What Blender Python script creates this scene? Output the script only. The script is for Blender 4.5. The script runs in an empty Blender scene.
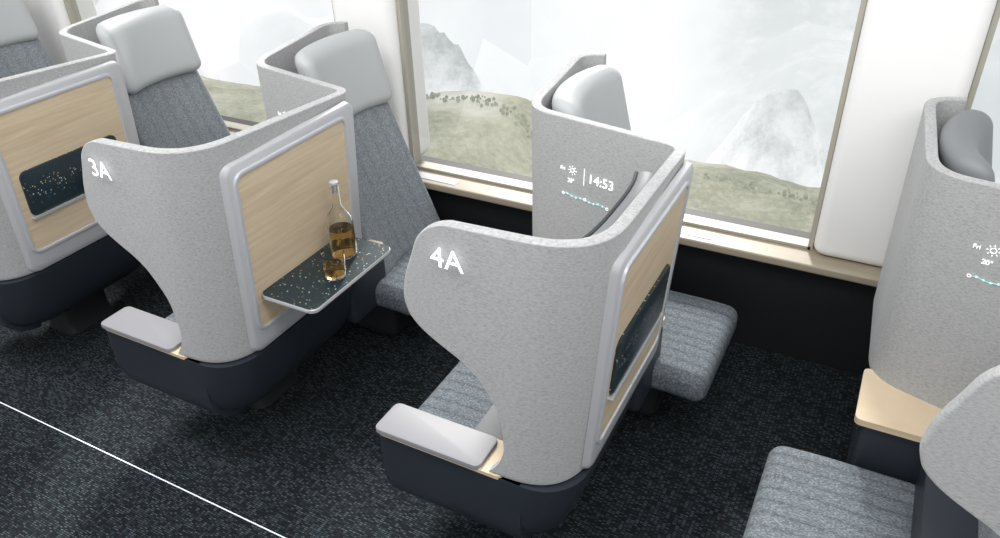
import bpy, bmesh, math, random
from mathutils import Vector, Matrix, noise
random.seed(4)
scene=bpy.context.scene
COL=scene.collection
# ------------------------------------------------------------ camera
cam_d=bpy.data.cameras.new('camera'); cam=bpy.data.objects.new('camera',cam_d); COL.objects.link(cam)
pitch,yaw,roll=.5629,.4976,-.0302
f=Vector((-math.sin(yaw)*math.cos(pitch),math.cos(yaw)*math.cos(pitch),-math.sin(pitch)))
r=Vector((math.cos(yaw),math.sin(yaw),0)); u=r.cross(f)
r2=math.cos(roll)*r+math.sin(roll)*u; u2=-math.sin(roll)*r+math.cos(roll)*u
M=Matrix((r2,u2,-f)).transposed().to_4x4(); M.translation=Vector((0,0,2.4))
cam.matrix_world=M
cam_d.sensor_width=36; cam_d.lens=771.86/1000*36; cam_d.clip_end=500
scene.camera=cam
scene.view_settings.view_transform='Standard'

# ------------------------------------------------------------ material helpers
def nt(name):
    m=bpy.data.materials.new(name); m.use_nodes=True
    t=m.node_tree; b=t.nodes['Principled BSDF']; return m,t,b
def N(t,ty,**k):
    n=t.nodes.new(ty)
    for a,v in k.items():
        if a in n.inputs.keys(): n.inputs[a].default_value=v
        else: setattr(n,a,v)
    return n
def math2(t,op,a,b=None,c=None):
    n=t.nodes.new('ShaderNodeMath'); n.operation=op
    for i,x in enumerate((a,b,c)):
        if x is None: continue
        if isinstance(x,(int,float)): n.inputs[i].default_value=x
        else: t.links.new(x,n.inputs[i])
    return n.outputs[0]
def plain(name,col,rough=.5,metal=0,**k):
    m,t,b=nt(name); b.inputs['Base Color'].default_value=(*col,1); b.inputs['Roughness'].default_value=rough; b.inputs['Metallic'].default_value=metal
    for a,v in k.items(): b.inputs[a].default_value=v
    tc=N(t,'ShaderNodeTexCoord'); nz=N(t,'ShaderNodeTexNoise',Scale=300.0)
    t.links.new(tc.outputs['Object'],nz.inputs['Vector'])
    bp=N(t,'ShaderNodeBump',Strength=.03); bp.inputs['Distance'].default_value=.002
    t.links.new(nz.outputs['Fac'],bp.inputs['Height']); t.links.new(bp.outputs['Normal'],b.inputs['Normal'])
    return m
def ramp(t,stops):
    n=t.nodes.new('ShaderNodeValToRGB'); e=n.color_ramp.elements
    while len(e)<len(stops): e.new(.5)
    for i,(p,c) in enumerate(stops): e[i].position=p; e[i].color=(*c,1)
    return n
def felt(name,lo,hi,sc=(95,95,340),bump=.05):
    m,t,b=nt(name); L=t.links
    tc=N(t,'ShaderNodeTexCoord'); mp=N(t,'ShaderNodeMapping'); mp.inputs['Scale'].default_value=sc
    n1=N(t,'ShaderNodeTexNoise',Scale=1.0,Detail=3.0,Roughness=.6)
    L.new(tc.outputs['Object'],mp.inputs['Vector']); L.new(mp.outputs['Vector'],n1.inputs['Vector'])
    rp=ramp(t,[(.30,lo),(.50,tuple((a*.4+c*.6) for a,c in zip(lo,hi))),(.72,hi)])
    L.new(n1.outputs['Fac'],rp.inputs['Fac']); L.new(rp.outputs['Color'],b.inputs['Base Color'])
    b.inputs['Roughness'].default_value=.95; b.inputs['Sheen Weight'].default_value=.2; b.inputs['Sheen Roughness'].default_value=.6
    bp=N(t,'ShaderNodeBump',Strength=bump); bp.inputs['Distance'].default_value=.003
    L.new(n1.outputs['Fac'],bp.inputs['Height']); L.new(bp.outputs['Normal'],b.inputs['Normal'])
    return m
def weave(name,dark,light,cell,axis_rib=None,rib=.05,thresh=.5,ribdepth=1.0,rough=.9,patch=.25,ribmix=.5,gap=None):
    m,t,b=nt(name); L=t.links
    tc=N(t,'ShaderNodeTexCoord')
    sn=N(t,'ShaderNodeVectorMath',operation='SNAP'); L.new(tc.outputs['Object'],sn.inputs[0]); sn.inputs[1].default_value=cell
    wn=N(t,'ShaderNodeTexWhiteNoise',noise_dimensions='3D'); L.new(sn.outputs['Vector'],wn.inputs['Vector'])
    n2=N(t,'ShaderNodeTexNoise',Scale=5.0,Detail=3.0); L.new(tc.outputs['Object'],n2.inputs['Vector'])
    ad=math2(t,'MULTIPLY_ADD',n2.outputs['Fac'],patch,wn.outputs['Value'])
    mid=tuple((a*.6+c*.4) for a,c in zip(dark,light))
    rp=ramp(t,[(thresh-.2,dark),(thresh+.15,mid),(min(.99,thresh+.45),light)])
    L.new(math2(t,'MULTIPLY',ad,1/(1+patch*.6)),rp.inputs['Fac'])
    col=rp.outputs['Color']; hgt=wn.outputs['Value']
    sx=N(t,'ShaderNodeSeparateXYZ'); L.new(tc.outputs['Object'],sx.inputs[0])
    if gap:
        k=[]
        for ax in (0,1):
            fr=math2(t,'FRACT',math2(t,'DIVIDE',sx.outputs[ax],cell[ax])); k.append(math2(t,'LESS_THAN',fr,gap[ax]))
        g=math2(t,'MULTIPLY',k[0],k[1])
        mx=N(t,'ShaderNodeMix',data_type='RGBA'); L.new(g,mx.inputs[0]); mx.inputs[6].default_value=(*dark,1); L.new(col,mx.inputs[7]); col=mx.outputs[2]
        hgt=g
    if axis_rib is not None:
        si=math2(t,'SINE',math2(t,'MULTIPLY',sx.outputs[axis_rib],math.pi/rib))
        pw=math2(t,'POWER',math2(t,'ABSOLUTE',si),.22)
        mx=N(t,'ShaderNodeMix',data_type='RGBA',blend_type='MULTIPLY'); mx.inputs[0].default_value=ribmix
        L.new(col,mx.inputs[6]); L.new(pw,mx.inputs[7]); col=mx.outputs[2]
        hgt=math2(t,'MULTIPLY_ADD',wn.outputs['Value'],.06,pw)
    L.new(col,b.inputs['Base Color']); b.inputs['Roughness'].default_value=rough
    b.inputs['Specular IOR Level'].default_value=.25
    bp=N(t,'ShaderNodeBump',Strength=.4*ribdepth); bp.inputs['Distance'].default_value=.004
    L.new(hgt,bp.inputs['Height']); L.new(bp.outputs['Normal'],b.inputs['Normal'])
    return m
def wood(name,a,c,sc=(3,3,60),rough=.5):
    m,t,b=nt(name); L=t.links
    tc=N(t,'ShaderNodeTexCoord'); mp=N(t,'ShaderNodeMapping'); mp.inputs['Scale'].default_value=sc
    n1=N(t,'ShaderNodeTexNoise',Scale=1.0,Detail=5.0,Roughness=.6,Distortion=.4)
    L.new(tc.outputs['Object'],mp.inputs['Vector']); L.new(mp.outputs['Vector'],n1.inputs['Vector'])
    rp=ramp(t,[(.3,a),(.7,c)]); L.new(n1.outputs['Fac'],rp.inputs['Fac']); L.new(rp.outputs['Color'],b.inputs['Base Color'])
    b.inputs['Roughness'].default_value=rough
    return m
def terrazzo(name):
    m,t,b=nt(name); L=t.links
    tc=N(t,'ShaderNodeTexCoord')
    v=N(t,'ShaderNodeTexVoronoi',Scale=80.0); L.new(tc.outputs['Object'],v.inputs['Vector'])
    lt=math2(t,'LESS_THAN',v.outputs['Distance'],.22)
    sx=N(t,'ShaderNodeSeparateColor'); L.new(v.outputs['Color'],sx.inputs[0])
    rp=ramp(t,[(.0,(.02,.05,.06)),(.45,(.05,.2,.2)),(.6,(.45,.65,.62)),(.88,(.5,.38,.18))]); rp.color_ramp.interpolation='CONSTANT'
    L.new(sx.outputs[0],rp.inputs['Fac'])
    mx=N(t,'ShaderNodeMix',data_type='RGBA'); L.new(lt,mx.inputs[0]); mx.inputs[6].default_value=(.012,.024,.032,1); L.new(rp.outputs['Color'],mx.inputs[7])
    L.new(mx.outputs[2],b.inputs['Base Color']); b.inputs['Roughness'].default_value=.35
    return m
def emis(name,col,s):
    m,t,b=nt(name); b.inputs['Base Color'].default_value=(*col,1); b.inputs['Emission Color'].default_value=(*col,1); b.inputs['Emission Strength'].default_value=s; return m

M_FELT=felt('felt_grey',(.27,.275,.28),(.445,.45,.455))
M_RIB_Y=weave('woven_rib_seat',(.105,.12,.135),(.22,.25,.28),(.006,.003,.006),1,.055,ribmix=.6)
M_RIB_Z=weave('woven_rib_back',(.18,.20,.215),(.30,.33,.36),(.004,.005,.0045),1,.075,ribmix=.25)
M_CARPET=weave('carpet_woven',(.007,.009,.011),(.064,.086,.102),(.016,.0080,1.0),None,thresh=.50,rough=1.0,patch=.3,gap=(.8,.6))
M_GREY=plain('plastic_light_grey',(.45,.46,.48),.38)
M_PAD=plain('armrest_pad_grey',(.22,.22,.24),.5)
M_SILVER=plain('plastic_silver',(.52,.54,.57),.35,.15)
M_TRAYEDGE=plain('tray_edge_aluminium',(.55,.57,.59),.35,.4)
M_NAVY=plain('lacquer_navy',(.024,.030,.040),.40)
M_NAVY2=plain('base_black',(.010,.012,.016),.7)
M_LEATHER=plain('headrest_leather',(.43,.45,.46),.5)
M_LEATHER2=plain('headrest_leather_dark',(.20,.21,.22),.5)
M_PIPING=plain('piping_charcoal',(.05,.055,.06),.7)
M_WOOD=wood('oak_light',(.56,.44,.30),(.70,.575,.415))
M_LEDGE=wood('ledge_laminate',(.33,.28,.21),(.40,.35,.27),(2,30,30),.4)
M_TERR=terrazzo('terrazzo_navy')
M_WHITE=plain('wall_white',(.90,.90,.89),.5)
M_FRAME=plain('window_frame_champagne',(.42,.40,.34),.4,.1)
M_DARKWALL=plain('wall_lower_dark',(.020,.022,.026),.6)
M_LED=emis('led_white',(1,1,1),1.1)
M_STRIP=emis('led_strip',(.9,.95,1),.18)
M_TEAL=emis('led_teal',(.45,.9,.85),.7)

# ------------------------------------------------------------ mesh helpers
def link(ob,parent=None):
    COL.objects.link(ob)
    if parent: ob.parent=parent
    return ob
def mkobj(name,verts,faces,mat,parent=None,smooth=True):
    me=bpy.data.meshes.new(name); me.from_pydata([tuple(v) for v in verts],[],faces); me.update()
    bm=bmesh.new(); bm.from_mesh(me); bmesh.ops.remove_doubles(bm,verts=bm.verts,dist=1e-5)
    bmesh.ops.recalc_face_normals(bm,faces=bm.faces); bm.to_mesh(me); bm.free()
    if smooth:
        for p in me.polygons: p.use_smooth=True
    me.materials.append(mat)
    return link(bpy.data.objects.new(name,me),parent)
def empty(name,loc=(0,0,0)):
    e=bpy.data.objects.new(name,None); e.location=loc; e.empty_display_size=.1; COL.objects.link(e); return e
def axis_coords(s,rad,n):
    h=s/2; rad=min(rad,h*.999)
    a=[h-rad+rad*math.tan(math.radians(x)) for x in (0,15,30,45)]
    mid=[-(h-rad)+2*(h-rad)*i/n for i in range(1,n)]
    return [-x for x in reversed(a)]+mid+a
def rbox(name,c,s,rad,mat,parent=None,fn=None,n=6):
    ax=[axis_coords(s[i],rad,n) for i in range(3)]; h=[s[i]/2 for i in range(3)]
    verts=[];faces=[]
    def rd(p):
        q=Vector([max(-(h[i]-min(rad,h[i]*.999)),min(h[i]-min(rad,h[i]*.999),p[i])) for i in range(3)])
        d=Vector(p)-q
        if d.length>1e-9: d=d.normalized()*min(rad,min(h)*.999)
        v=q+d
        if fn: v=Vector(fn(v))
        return v+Vector(c)
    for k in range(3):
        a,b=[i for i in range(3) if i!=k]
        for sgn in (-1,1):
            base=len(verts); A,B=ax[a],ax[b]
            for i in A:
                for j in B:
                    p=[0,0,0]; p[k]=sgn*h[k]; p[a]=i; p[b]=j; verts.append(rd(p))
            for i in range(len(A)-1):
                for j in range(len(B)-1):
                    q=base+i*len(B)+j; faces.append((q,q+1,q+len(B)+1,q+len(B)))
    return mkobj(name,verts,faces,mat,parent)
def rrect(y0,y1,z0,z1,rad,n=6):
    pts=[]
    for cy,cz,a0 in ((y1-rad,z1-rad,0),(y0+rad,z1-rad,90),(y0+rad,z0+rad,180),(y1-rad,z0+rad,270)):
        for i in range(n+1):
            a=math.radians(a0+90*i/n); pts.append((cy+rad*math.cos(a),cz+rad*math.sin(a)))
    return pts
def loft(name,rings,mat,parent=None,cap0=True,cap1=True,smooth=True,close=False):
    verts=[v for rg in rings for v in rg]; n=len(rings[0]); faces=[]
    R=len(rings)
    for k in range(R if close else R-1):
        for i in range(n):
            j=(i+1)%n; k2=(k+1)%R
            faces.append((k*n+i,k*n+j,k2*n+j,k2*n+i))
    if not close:
        if cap0: faces.append(tuple(range(n)))
        if cap1: faces.append(tuple(range((R-1)*n,R*n)))
    ob=mkobj(name,verts,faces,mat,parent,smooth)
    if smooth:
        try: ob.data.set_sharp_from_angle(angle=math.radians(40))
        except Exception: pass
    return ob
def lathe(name,prof,mat,parent=None,n=40,c=(0,0,0)):
    rings=[[(c[0]+rr*math.cos(2*math.pi*i/n),c[1]+rr*math.sin(2*math.pi*i/n),c[2]+z) for i in range(n)] for rr,z in prof]
    return loft(name,rings,mat,parent,True,True)
def tube(name,pts,w,mat,parent=None,closed=False):
    cu=bpy.data.curves.new(name,'CURVE'); cu.dimensions='3D'; cu.bevel_depth=w; cu.bevel_resolution=2
    sp=cu.splines.new('POLY'); sp.points.add(len(pts)-1)
    for i,p in enumerate(pts): sp.points[i].co=(*p,1)
    sp.use_cyclic_u=closed; cu.materials.append(mat)
    return link(bpy.data.objects.new(name,cu),parent)
def cr(xs,ys,x):
    n=len(xs)
    if x<=xs[0]: return ys[0]
    if x>=xs[-1]: return ys[-1]
    for i in range(n-1):
        if xs[i]<=x<=xs[i+1]: break
    def m(i):
        if i==0: return (ys[1]-ys[0])/(xs[1]-xs[0])
        if i==n-1: return (ys[-1]-ys[-2])/(xs[-1]-xs[-2])
        a=(ys[i]-ys[i-1])/(xs[i]-xs[i-1]); b=(ys[i+1]-ys[i])/(xs[i+1]-xs[i])
        return 0 if a*b<=0 else 2*a*b/(a+b)
    h=xs[i+1]-xs[i]; t=(x-xs[i])/h
    return (2*t**3-3*t*t+1)*ys[i]+(t**3-2*t*t+t)*h*m(i)+(-2*t**3+3*t*t)*ys[i+1]+(t**3-t*t)*h*m(i+1)

# ------------------------------------------------------------ pod shell
TP=[(-1.105,1.475,1.44),(-.530,1.455,1.470),(-.560,2.275,1.41),(-1.175,2.425,1.40),(-1.215,2.99,1.43),(-1.10,3.0,1.44)]
BP=[(-1.105,1.465,.60),(-.60,1.46,.60),(-.605,2.24,.60),(-1.17,2.42,.60),(-1.20,2.985,.60),(-1.09,2.99,.60)]
DD=[.19,.055,.10,.07]; NS=[14,18,20,14,3]; NA=[10,6,7,6]
XLz=[.60,.66,.727,.85,.93,.975,1.021,1.055,1.092,1.13,1.183,1.254,1.335,1.39,1.42,1.435,1.445,1.45]
XLx=[-.855,-.81,-.79,-.80,-.842,-.875,-.933,-1.0,-1.055,-1.09,-1.105,-1.095,-1.065,-1.045,-1.02,-.995,-.965,-.93]
def build_path(P):
    P=[Vector(p) for p in P]; out=[]; start=P[0]
    for i in range(1,len(P)):
        if i<len(P)-1:
            din=(P[i]-P[i-1]).normalized(); dout=(P[i+1]-P[i]).normalized(); d=DD[i-1]
            a=P[i]-din*d; b=P[i]+dout*d
        else: a=P[i]
        n=NS[i-1]
        for k in range(n): out.append(start.lerp(a,k/n))
        if i<len(P)-1:
            na=NA[i-1]
            for k in range(na):
                t=k/na; out.append(a*(1-t)**2+P[i]*2*t*(1-t)+b*t*t)
            start=b
        else: out.append(a)
    return out
def shell(parent):
    T=build_path(TP); B=build_path(BP)
    ts=sorted(set([round(i/30,4) for i in range(31)]+[round((z-.6)/.85,4) for z in XLz]))
    tt=[ts[0]]
    for t in ts[1:]:
        if t-tt[-1]>.006 or t==1.0: tt.append(t)
    verts=[];faces=[];nc=len(T);n0=NS[0]
    for t in tt:
        xl=cr(XLz,XLx,.6+.85*t)
        a=B[n0].lerp(T[n0],t); s0=B[0].lerp(T[0],t)
        for i in range(nc):
            if i<n0:
                k=i/n0; k=k**1.3
                x=xl+(a.x-xl)*k; w=(x-s0.x)/(a.x-s0.x)
                p=s0.lerp(a,w)
                verts.append(Vector((x,p.y,p.z)))
            else: verts.append(B[i].lerp(T[i],t))
    for j in range(len(tt)-1):
        for i in range(nc-1):
            q=j*nc+i; faces.append((q,q+1,q+nc+1,q+nc))
    ob=mkobj('shell',verts,faces,M_FELT,parent)
    md=ob.modifiers.new('sol','SOLIDIFY'); md.thickness=.036; md.offset=0
    md=ob.modifiers.new('sub','SUBSURF'); md.levels=1; md.render_levels=2
    return ob
def LX(z): return -.603+(z-.6)*(.062/.82)+.018   # outer felt face of the divider
def divider_panel(parent,tray):
    def ring(y0,y1,z0,z1,rad,off): return [(LX(z)+off,y,z) for y,z in rrect(y0,y1,z0,z1,rad)]
    loft('back_moulding',[ring(1.565,2.255,.605,1.385,.04,-.008),ring(1.572,2.252,.608,1.38,.04,.010),ring(1.580,2.242,.617,1.372,.038,.016)],M_GREY,parent)
    a=(1.592,2.200,.690,1.350)
    i=.022
    rings=[ring(*a,.05,.013),ring(a[0]+.004,a[1]-.004,a[2]+.004,a[3]-.004,.046,.023),ring(a[0]+.010,a[1]-.010,a[2]+.010,a[3]-.010,.040,.025),ring(a[0]+i-.004,a[1]-i+.004,a[2]+i-.004,a[3]-i+.004,.03,.023),ring(a[0]+i,a[1]-i,a[2]+i,a[3]-i,.028,.013)]
    loft('frame',rings,M_SILVER,parent,close=True)
    loft('oak_inlay',[ring(a[0]+i-.002,a[1]-i+.002,a[2]+i-.002,a[3]-i+.002,.028,.0165),ring(a[0]+i-.002,a[1]-i+.002,a[2]+i-.002,a[3]-i+.002,.028,.018)],M_WOOD,parent,cap0=False)
    if tray=='stowed':
        loft('tray_table',[ring(1.645,2.125,.865,1.075,.03,.017),ring(1.645,2.125,.865,1.075,.03,.026),ring(1.65,2.12,.87,1.07,.027,.029)],M_TERR,parent,cap0=False)
        loft('tray_edge',[ring(1.642,2.128,.857,.867,.004,.018),ring(1.642,2.128,.857,.867,.004,.036)],M_TRAYEDGE,parent)
    else:
        def rg(e,z,rad): return [(x,y,z) for x,y in rrect(-.548,-.295-e,1.625+e,2.115-e,rad)]
        loft('tray_edge',[rg(.004,.838,.03),rg(0,.841,.03),rg(0,.853,.03),rg(.0015,.855,.03)],M_TRAYEDGE,parent)
        loft('tray_table',[rg(.003,.8548,.03),rg(.003,.8570,.03)],M_TERR,parent,cap0=False)
        rbox('tray_arm',(-.53,1.87,.832),(.05,.40,.018),.008,M_SILVER,parent)
def text(name,body,loc,rotz,size,mat,parent,align='CENTER'):
    c=bpy.data.curves.new(name,'FONT'); c.body=body; c.size=size; c.extrude=.0005; c.align_x=align; c.align_y='CENTER'
    c.materials.append(mat); o=bpy.data.objects.new(name,c); o.location=loc; o.rotation_euler=(math.pi/2,0,rotz); return link(o,parent)
def display(parent):
    A=Vector(TP[3][:2]); B=Vector(TP[2][:2]); B2=Vector(BP[2][:2]); A2=Vector(BP[3][:2])
    def onp(x,z):
        t=(z-.6)/.81; Bx=B2.lerp(B,t); Ax=A2.lerp(A,t); w=(x-Ax.x)/(Bx.x-Ax.x); p=Ax.lerp(Bx,w)
        return Vector((p.x-.22*.022,p.y-.97*.022,z))
    ang=math.atan2(B.y-A.y,B.x-A.x)
    text('clock_digits','14:53',onp(-.842,1.203),ang,.050,M_LED,parent)
    text('temperature','20°',onp(-.968,1.173),ang,.022,M_LED,parent)
    text('weekday','Fri',onp(-1.005,1.213),ang,.020,M_LED,parent)
    tube('divider_bar',[onp(-.912,1.171),onp(-.912,1.236)],.0010,M_LED,parent)
    cx,cz=-.963,1.215
    for k in range(8):
        a=k*math.pi/4; tube('sun_ray',[onp(cx+.013*math.cos(a),cz+.013*math.sin(a)),onp(cx+.018*math.cos(a),cz+.018*math.sin(a))],.0009,M_LED,parent)
    tube('sun_ring',[onp(cx+.008*math.cos(k*math.pi/8),cz+.008*math.sin(k*math.pi/8)) for k in range(16)],.0010,M_LED,parent,True)
    xs=[-1.0+.019*i for i in range(11)]; zs=[1.116+.003*math.sin(i*1.7) for i in range(11)]
    tube('route_line',[onp(x,z) for x,z in zip(xs,zs)],.0006,M_TEAL,parent)
    for i in range(11):
        rr=.0028 if i%5 else .005
        tube('route_stop',[onp(xs[i]+rr*math.cos(k*math.pi/5),zs[i]+rr*math.sin(k*math.pi/5)) for k in range(10)],.0008,M_LED if i%5==0 else M_TEAL,parent,True)
def tub(parent):
    prof=[(.60,0),(.50,0),(.42,.004),(.355,.02),(.305,.055),(.27,.11),(.252,.19)]
    rings=[]
    for z,i in prof:
        rx=max(0,(.60-z))*.24
        rings.append([(x,y,z) for x,y in rrect(-.98,-.572-rx-i*.6,1.442+i,2.275-i*.5,max(.02,.15-i*.2),8)])
    rings.reverse()
    loft('base_tub',rings,M_NAVY,parent)
    sec=[(1.4435,.600),(1.4435,.42),(1.4475,.374),(1.4635,.327),(1.4985,.287),(1.55,.264),(1.60,.254),(1.60,.31),(1.578,.35),(1.578,.60)]
    cy,cz=1.51,.46; rings=[]
    for x,s in ((-1.262,.80),(-1.262,.88),(-1.258,.95),(-1.245,.99),(-1.22,1.0),(-.74,1.0)):
        rings.append([(x,cy+(y-cy)*s,min(.60,cz+(z-cz)*(s if z<cz else 1))) for y,z in sec])
    loft('armrest_carcass',rings,M_NAVY,parent)
    loft('armrest_oak',[[(x,y,z) for x,y in rrect(-1.262,-.80,1.44,1.582,.02)] for z in (.594,.608)],M_WOOD,parent)
    loft('armrest_pad',[[(x,y,z) for x,y in rrect(-1.27+e,-.875-e,1.434+e,1.575-e,.022)] for z,e in ((.604,.002),(.606,0),(.620,0),(.6225,.001),(.6235,.004))],M_PAD,parent)
    rbox('seat_pan',(-1.02,1.88,.315),(.42,.62,.08),.035,M_NAVY2,parent)
    loft('pedestal',[[(x,y,z) for x,y in rrect(-1.12+e,-.90-e,1.80-e*.3,2.08,.05)] for z,e in ((0.001,.0),(.05,.03),(.29,.04))],M_NAVY2,parent)
    rbox('console_body',(-.89,2.315,.46),(.58,.27,.28),.03,M_NAVY,parent)
    loft('console_top',[[(x,y,z) for x,y in rrect(-1.20,-.60,2.165,2.45,.02)] for z in (.598,.622)],M_WOOD,parent)
def seats(parent,cfront,wfront,bx,hx,hz,hm):
    L=(-.66-cfront)
    rbox('aisle_cushion',(cfront+L/2,1.87,.385),(L,.585,.135),.05,M_RIB_Y,parent,fn=lambda v:(v.x,v.y,v.z-.03*max(0,-(v.x)/(L/2)-.6)),n=10)
    rbox('aisle_backrest',(-.755,1.87,.80),(.11,.58,.76),.05,M_RIB_Z,parent,fn=lambda v:(v.x+.12*(v.z/.4)*.5-.05*(abs(v.y)/.3)**2,v.y,v.z),n=10)
    hf=lambda y,z:.02*(z/.13)-.04*(abs(y)/.3)**3
    rbox('aisle_headrest',(-.613,1.85,1.268),(.07,.53,.24),.03,M_LEATHER2,parent,fn=lambda v:(v.x+hf(v.y,v.z),v.y,v.z),n=12)
    tube('headrest_piping',[(-.613-.034+hf(-.245+.49*i/16,.105),1.85-.245+.49*i/16,1.268+.108) for i in range(17)],.006,M_PIPING,parent)
    L=wfront+1.0
    rbox('window_cushion',(wfront-L/2,2.625,.385),(L,.58,.135),.05,M_RIB_Y,parent,fn=lambda v:(v.x,v.y,v.z-.02*max(0,(v.x)/(L/2)-.6)),n=10)
    def bk(v): return (v.x-.17*(v.z/.4)+.05*(abs(v.y)/.28)**2,v.y,v.z)
    rbox('window_backrest',(-.86+bx,2.70,.80),(.12,.54,.76),.05,M_RIB_Z,parent,fn=bk,n=10)
    rbox('window_headrest',(-1.00+hx,2.715,1.285+hz),(.115,.50,.35),.055,hm,parent,fn=lambda v:(v.x-.035*(v.z/.14)+.075*(abs(v.y)/.26)**2.2,v.y,v.z),n=12)
    rbox('window_seat_base',(-.86,2.72,.20),(.50,.50,.30),.04,M_NAVY2,parent)
    rbox('window_seat_foot',(-.86,2.72,.03),(.40,.40,.058),.02,M_NAVY2,parent)
def pod(ox,label=None,tray='stowed',cf=-1.33,wf=-.39,bx=0,hx=0,hz=0,hm=None):
    e=empty('train_seat_pod',(ox,0,0))
    shell(e); divider_panel(e,tray); tub(e); seats(e,cf,wf,bx,hx,hz,hm or M_LEATHER); display(e)
    if label: text('seat_number',label,(-.938,1.436,1.352),math.atan2(-.02,.58),.088,M_LED,e)
    return e
pod(0,'4A',bx=-.09,hx=-.08,hz=-.04)
pod(-1.33,'3A',tray='open',hx=.03,hz=-.02,bx=.02)
pod(-2.63,None,hx=.06,bx=.03,hz=-.02)
pod(-3.95,None)
pod(1.32,None,cf=-1.43,bx=-.09,hx=-.08,hz=-.03,hm=M_LEATHER2)  # window headrest shadow put into the colour by using the darker leather

# ------------------------------------------------------------ bottle + glass
def glassmat(name,col,rough=.02,ior=1.3):
    m,t,b=nt(name); b.inputs['Base Color'].default_value=(*col,1); b.inputs['Transmission Weight'].default_value=1; b.inputs['Roughness'].default_value=rough; b.inputs['IOR'].default_value=ior
    return m
M_GLASS=glassmat('clear_glass',(.95,.94,.90),ior=1.35); M_WHISKY=glassmat('amber_liquid',(.76,.52,.20),ior=1.2)
TZ=.8585
e=empty('liquor_bottle',(-1.765,1.985,TZ))
lathe('bottle_glass',[(.001,0),(.044,0),(.050,.008),(.0515,.08),(.050,.145),(.045,.168),(.031,.190),(.019,.208),(.0155,.226),(.0155,.285),(.019,.288),(.019,.302),(.0125,.302),(.0125,.216),(.027,.190),(.041,.165),(.046,.145),(.0475,.08),(.046,.012),(.001,.010)],M_GLASS,e)
lathe('whisky',[(.001,.0115),(.0455,.0135),(.047,.08),(.0462,.118),(.001,.118)],M_WHISKY,e)
lathe('stopper',[(.001,.268),(.0118,.268),(.0118,.300),(.0165,.3025),(.0165,.312),(.001,.313)],M_GREY,e)
e=empty('drinking_glass',(-1.70,1.845,TZ))
lathe('tumbler',[(.001,0),(.036,0),(.039,.004),(.044,.095),(.0415,.095),(.037,.014),(.001,.012)],M_GLASS,e)
lathe('drink',[(.001,.0135),(.0365,.015),(.0385,.05),(.001,.05)],M_WHISKY,e)

# ------------------------------------------------------------ room
XL,XR=-9.0,5.0
def box(name,x0,x1,y0,y1,z0,z1,mat,parent=None,bev=0):
    v=[(x,y,z) for x in (x0,x1) for y in (y0,y1) for z in (z0,z1)]
    fc=[(0,1,3,2),(4,6,7,5),(0,4,5,1),(2,3,7,6),(0,2,6,4),(1,5,7,3)]
    o=mkobj(name,v,fc,mat,parent,False)
    if bev:
        m=o.modifiers.new('b','BEVEL'); m.width=bev; m.segments=5
        for p in o.data.polygons: p.use_smooth=True
    return o
box('floor',XL,XR,-2.5,3.4,-.05,0,M_CARPET)
box('trim_1',XL,XR,1.300,1.3045,0,.002,M_STRIP)
xs=(XL,XR)
mkobj('wall_lower',[(x,y,z) for x in xs for y,z in ((3.24,0),(3.10,.56),(3.07,.60),(3.40,.60),(3.40,0))],[(0,1,6,5),(1,2,7,6),(2,3,8,7),(3,4,9,8),(4,0,5,9),(0,1,2,3,4),(5,6,7,8,9)],M_DARKWALL,None,False)
ledge=empty('window_ledge')
box('ledge_board',XL,XR,3.035,3.24,.602,.640,M_LEDGE,ledge,bev=.008)
for k,(xa) in enumerate((-2.05,-.72,.60,-3.4)): box('socket_plate',xa-.13,xa+.13,3.07,3.13,.6395,.643,M_SILVER,ledge,bev=.001)
wins=[(-7.25,-5.18),(-4.79,-2.63),(-2.24,-.18),(.24,2.30),(2.70,4.7)]
piers=[(-9.0,-7.25),(-5.18,-4.79),(-2.63,-2.24),(-.18,.24),(2.30,2.70),(4.7,5.0)]
for k,(a,b) in enumerate(piers): box('wall_pier_%d'%(k+1),a+.01,b-.01,3.11,3.40,.641,2.7,M_WHITE,bev=.05)
box('wall_upper',XL,XR,3.11,3.4,2.35,2.95,M_WHITE)
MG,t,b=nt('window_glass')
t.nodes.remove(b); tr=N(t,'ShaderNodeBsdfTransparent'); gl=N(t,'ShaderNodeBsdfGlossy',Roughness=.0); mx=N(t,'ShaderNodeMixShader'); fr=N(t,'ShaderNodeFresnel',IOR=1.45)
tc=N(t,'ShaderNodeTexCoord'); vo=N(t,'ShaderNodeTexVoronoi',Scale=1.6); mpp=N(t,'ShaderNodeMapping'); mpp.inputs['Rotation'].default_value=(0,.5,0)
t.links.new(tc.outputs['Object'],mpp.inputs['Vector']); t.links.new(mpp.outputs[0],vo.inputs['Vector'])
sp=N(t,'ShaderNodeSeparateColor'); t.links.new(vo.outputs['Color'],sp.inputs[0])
rp=ramp(t,[(.2,(.99,1,1)),(.9,(.91,.92,.93))]); t.links.new(sp.outputs[0],rp.inputs['Fac']); t.links.new(rp.outputs[0],tr.inputs[0])  # cell tint painted into the glass stands for faint faceted reflections
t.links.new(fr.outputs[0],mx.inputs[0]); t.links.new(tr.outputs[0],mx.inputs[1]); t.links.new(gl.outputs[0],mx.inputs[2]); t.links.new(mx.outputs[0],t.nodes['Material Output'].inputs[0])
for k,(a,b) in enumerate(wins):
    e=empty('window_%d'%(k+1),(0,0,0))
    for nm,bx in (('frame_left',(a-.008,a+.012,3.165,3.235,.6415,2.349)),('frame_right',(b-.012,b+.008,3.165,3.235,.6415,2.349)),('frame_bottom',(a,b,3.165,3.235,.6415,.655)),('frame_top',(a,b,3.165,3.235,2.32,2.349))):
        box(nm,*bx,M_FRAME,e)
    mkobj('glass',[(a,3.19,.645),(b,3.19,.645),(b,3.19,2.349),(a,3.19,2.349)],[(0,1,2,3)],MG,e,False)

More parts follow.
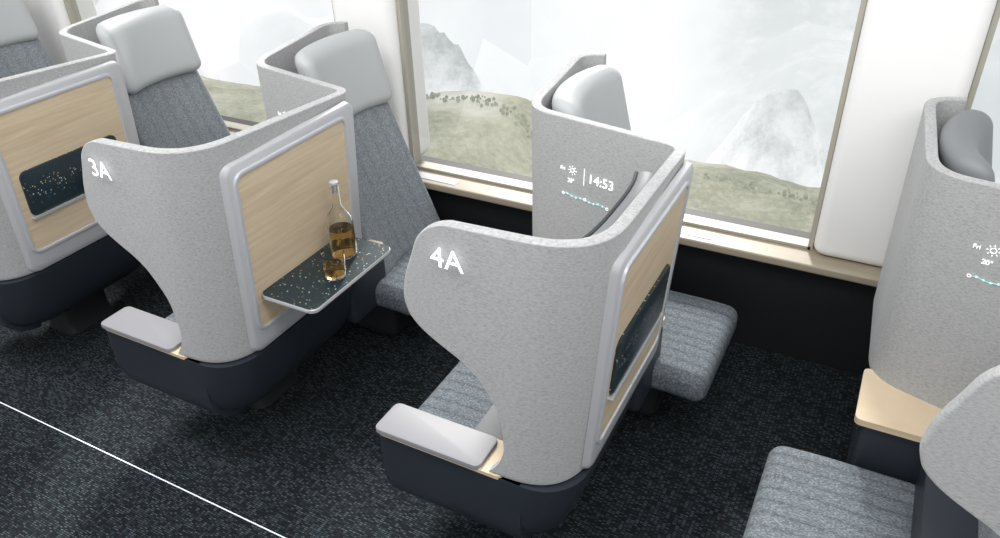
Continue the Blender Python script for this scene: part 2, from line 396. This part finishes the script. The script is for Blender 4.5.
# ------------------------------------------------------------ outside landscape
def terrain(name,x0,x1,y0,y1,nx,ny,h,mat,parent=None):
    v=[];fc=[]
    for j in range(ny+1):
        for i in range(nx+1):
            x=x0+(x1-x0)*i/nx; y=y0+(y1-y0)*j/ny; v.append((x,y,h(x,y)))
    for j in range(ny):
        for i in range(nx):
            q=j*(nx+1)+i; fc.append((q,q+1,q+nx+2,q+nx+1))
    return mkobj(name,v,fc,mat,parent)
def hazy(name,stops,scale,es,stretch=(1,1,1),detail=6.0,fine=None,fog=None):
    """distant ground; fog=(z_low,z_high,amount) paints valley mist into the colour towards low ground"""
    m,t,b=nt(name); L=t.links
    g=N(t,'ShaderNodeNewGeometry'); mp=N(t,'ShaderNodeMapping'); mp.inputs['Scale'].default_value=stretch
    L.new(g.outputs['Position'],mp.inputs['Vector'])
    n1=N(t,'ShaderNodeTexNoise',Scale=scale,Detail=detail,Roughness=.55); L.new(mp.outputs[0],n1.inputs['Vector'])
    src=n1.outputs['Fac']
    if fine:
        n2=N(t,'ShaderNodeTexNoise',Scale=fine[0],Detail=4.0,Roughness=.7); L.new(g.outputs['Position'],n2.inputs['Vector'])
        amp=math2(t,'MAXIMUM',math2(t,'SUBTRACT',fine[2],n1.outputs['Fac']),0.0)
        src=math2(t,'MULTIPLY_ADD',math2(t,'MULTIPLY',math2(t,'SUBTRACT',n2.outputs['Fac'],.5),amp),fine[1],n1.outputs['Fac'])
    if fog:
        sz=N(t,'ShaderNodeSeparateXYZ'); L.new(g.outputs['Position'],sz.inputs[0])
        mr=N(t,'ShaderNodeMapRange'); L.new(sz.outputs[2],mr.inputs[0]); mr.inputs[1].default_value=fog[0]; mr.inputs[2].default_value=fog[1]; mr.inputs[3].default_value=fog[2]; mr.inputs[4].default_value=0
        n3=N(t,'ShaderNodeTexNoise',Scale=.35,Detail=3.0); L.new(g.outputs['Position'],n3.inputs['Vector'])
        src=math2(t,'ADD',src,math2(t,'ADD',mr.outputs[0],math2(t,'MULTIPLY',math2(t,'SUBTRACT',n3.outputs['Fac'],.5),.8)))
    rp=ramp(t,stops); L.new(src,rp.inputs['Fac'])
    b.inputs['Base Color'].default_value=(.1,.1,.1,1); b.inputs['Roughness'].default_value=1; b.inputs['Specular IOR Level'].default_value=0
    L.new(rp.outputs['Color'],b.inputs['Emission Color']); b.inputs['Emission Strength'].default_value=es  # haze is painted: the ground glows with its mist-paled colour
    return m
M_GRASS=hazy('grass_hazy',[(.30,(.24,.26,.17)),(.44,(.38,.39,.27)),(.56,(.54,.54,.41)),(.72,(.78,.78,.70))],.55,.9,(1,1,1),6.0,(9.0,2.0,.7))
M_MIST=hazy('painted_mist_slope',[(.34,(.68,.71,.72)),(.44,(.84,.86,.87)),(.53,(.94,.95,.955)),(.64,(1,1,1))],.06,1.04,(1,.45,1.0),1.5,(.7,1.5,.52))  # mist painted on the mountainside as glowing white patches
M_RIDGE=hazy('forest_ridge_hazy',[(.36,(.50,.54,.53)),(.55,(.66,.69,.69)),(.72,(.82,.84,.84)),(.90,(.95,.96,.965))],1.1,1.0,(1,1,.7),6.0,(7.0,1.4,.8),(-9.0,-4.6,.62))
def hnear(x,y):
    crest=-2.52+.60*math.exp(-((x+6.1)/1.3)**4)+.10*noise.noise(Vector((x*.6,0,0)))+.05*noise.noise(Vector((x*3,y*3,0)))
    d=(y-10)
    return crest-(.10*d*d if d<0 else .25*d*d)*.6+.08*noise.noise(Vector((x*1.5,y*1.5,3)))
hill=empty('misty_landscape')
terrain('grassy_hill',-26,14,4.5,15,240,70,hnear,M_GRASS,hill)
def hridge(x,y):
    pk=max(6.6*math.exp(-((x+13.6)/3.2)**2),5.9*math.exp(-((x+2.6)/2.4)**2),5.2*math.exp(-((x+27)/4)**2),5.5*math.exp(-((x-7)/3)**2))
    d=abs(y-21)/4.0
    return -10.6+pk*max(0,1-d)+.5*noise.fractal(Vector((x*.5,y*.5,2)),1.0,2.0,4)*max(0,1-d)+.22*noise.noise(Vector((x*4,y*4,5)))*max(0,1-d)-3*max(0,d-.8)
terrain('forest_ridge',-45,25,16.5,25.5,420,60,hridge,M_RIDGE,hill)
def hfar(x,y):
    t=(y-22)/60
    return -16+22*t+5*noise.fractal(Vector((x*.07,y*.07,1)),1.0,2.0,5)
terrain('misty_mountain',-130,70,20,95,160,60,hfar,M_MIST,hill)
M_TREE=hazy('shrub_hazy',[(.4,(.26,.28,.21)),(.6,(.40,.42,.34))],6,.9)
tv=[];tf=[]
for k in range(300):
    x=random.uniform(-9,-4.2) if k<220 else random.uniform(-3.2,0.6); y=random.gauss(10.3,.10); z=hnear(x,y); rr=random.uniform(.010,.036)
    b0=len(tv)
    for l in range(4):
        ph=math.pi*l/3; q=rr*math.sin(ph)+.003
        for i in range(6): tv.append((x+q*math.cos(i*1.047)*random.uniform(.7,1.3),y+q*math.sin(i*1.047),z+rr*.7-rr*1.1*math.cos(ph)*random.uniform(.8,1.2)))
    for l in range(3):
        for i in range(6): tf.append((b0+l*6+i,b0+l*6+(i+1)%6,b0+l*6+6+(i+1)%6,b0+l*6+6+i))
mkobj('shrubs',tv,tf,M_TREE,hill,False)

# ------------------------------------------------------------ light
w=bpy.data.worlds.new('world'); scene.world=w; w.use_nodes=True
bg=w.node_tree.nodes['Background']; bg.inputs[0].default_value=(.97,.98,1,1); bg.inputs[1].default_value=.90
def area(name,loc,rot,sx,sy,p,col=(1,1,1)):
    l=bpy.data.lights.new(name,'AREA'); l.shape='RECTANGLE'; l.size=sx; l.size_y=sy; l.energy=p; l.color=col
    o=bpy.data.objects.new(name,l); o.location=loc; o.rotation_euler=rot; COL.objects.link(o); return o
area('ceiling_light',(-1.6,.8,3.3),(math.radians(25),0,0),7,.8,120,(1,.985,.96))
s=bpy.data.lights.new('sun','SUN'); s.energy=4.5; s.angle=math.radians(8); s.color=(1,.97,.92)
so=bpy.data.objects.new('sun',s); COL.objects.link(so); so.rotation_euler=Vector((-.25,.75,.55)).to_track_quat('Z','Y').to_euler()
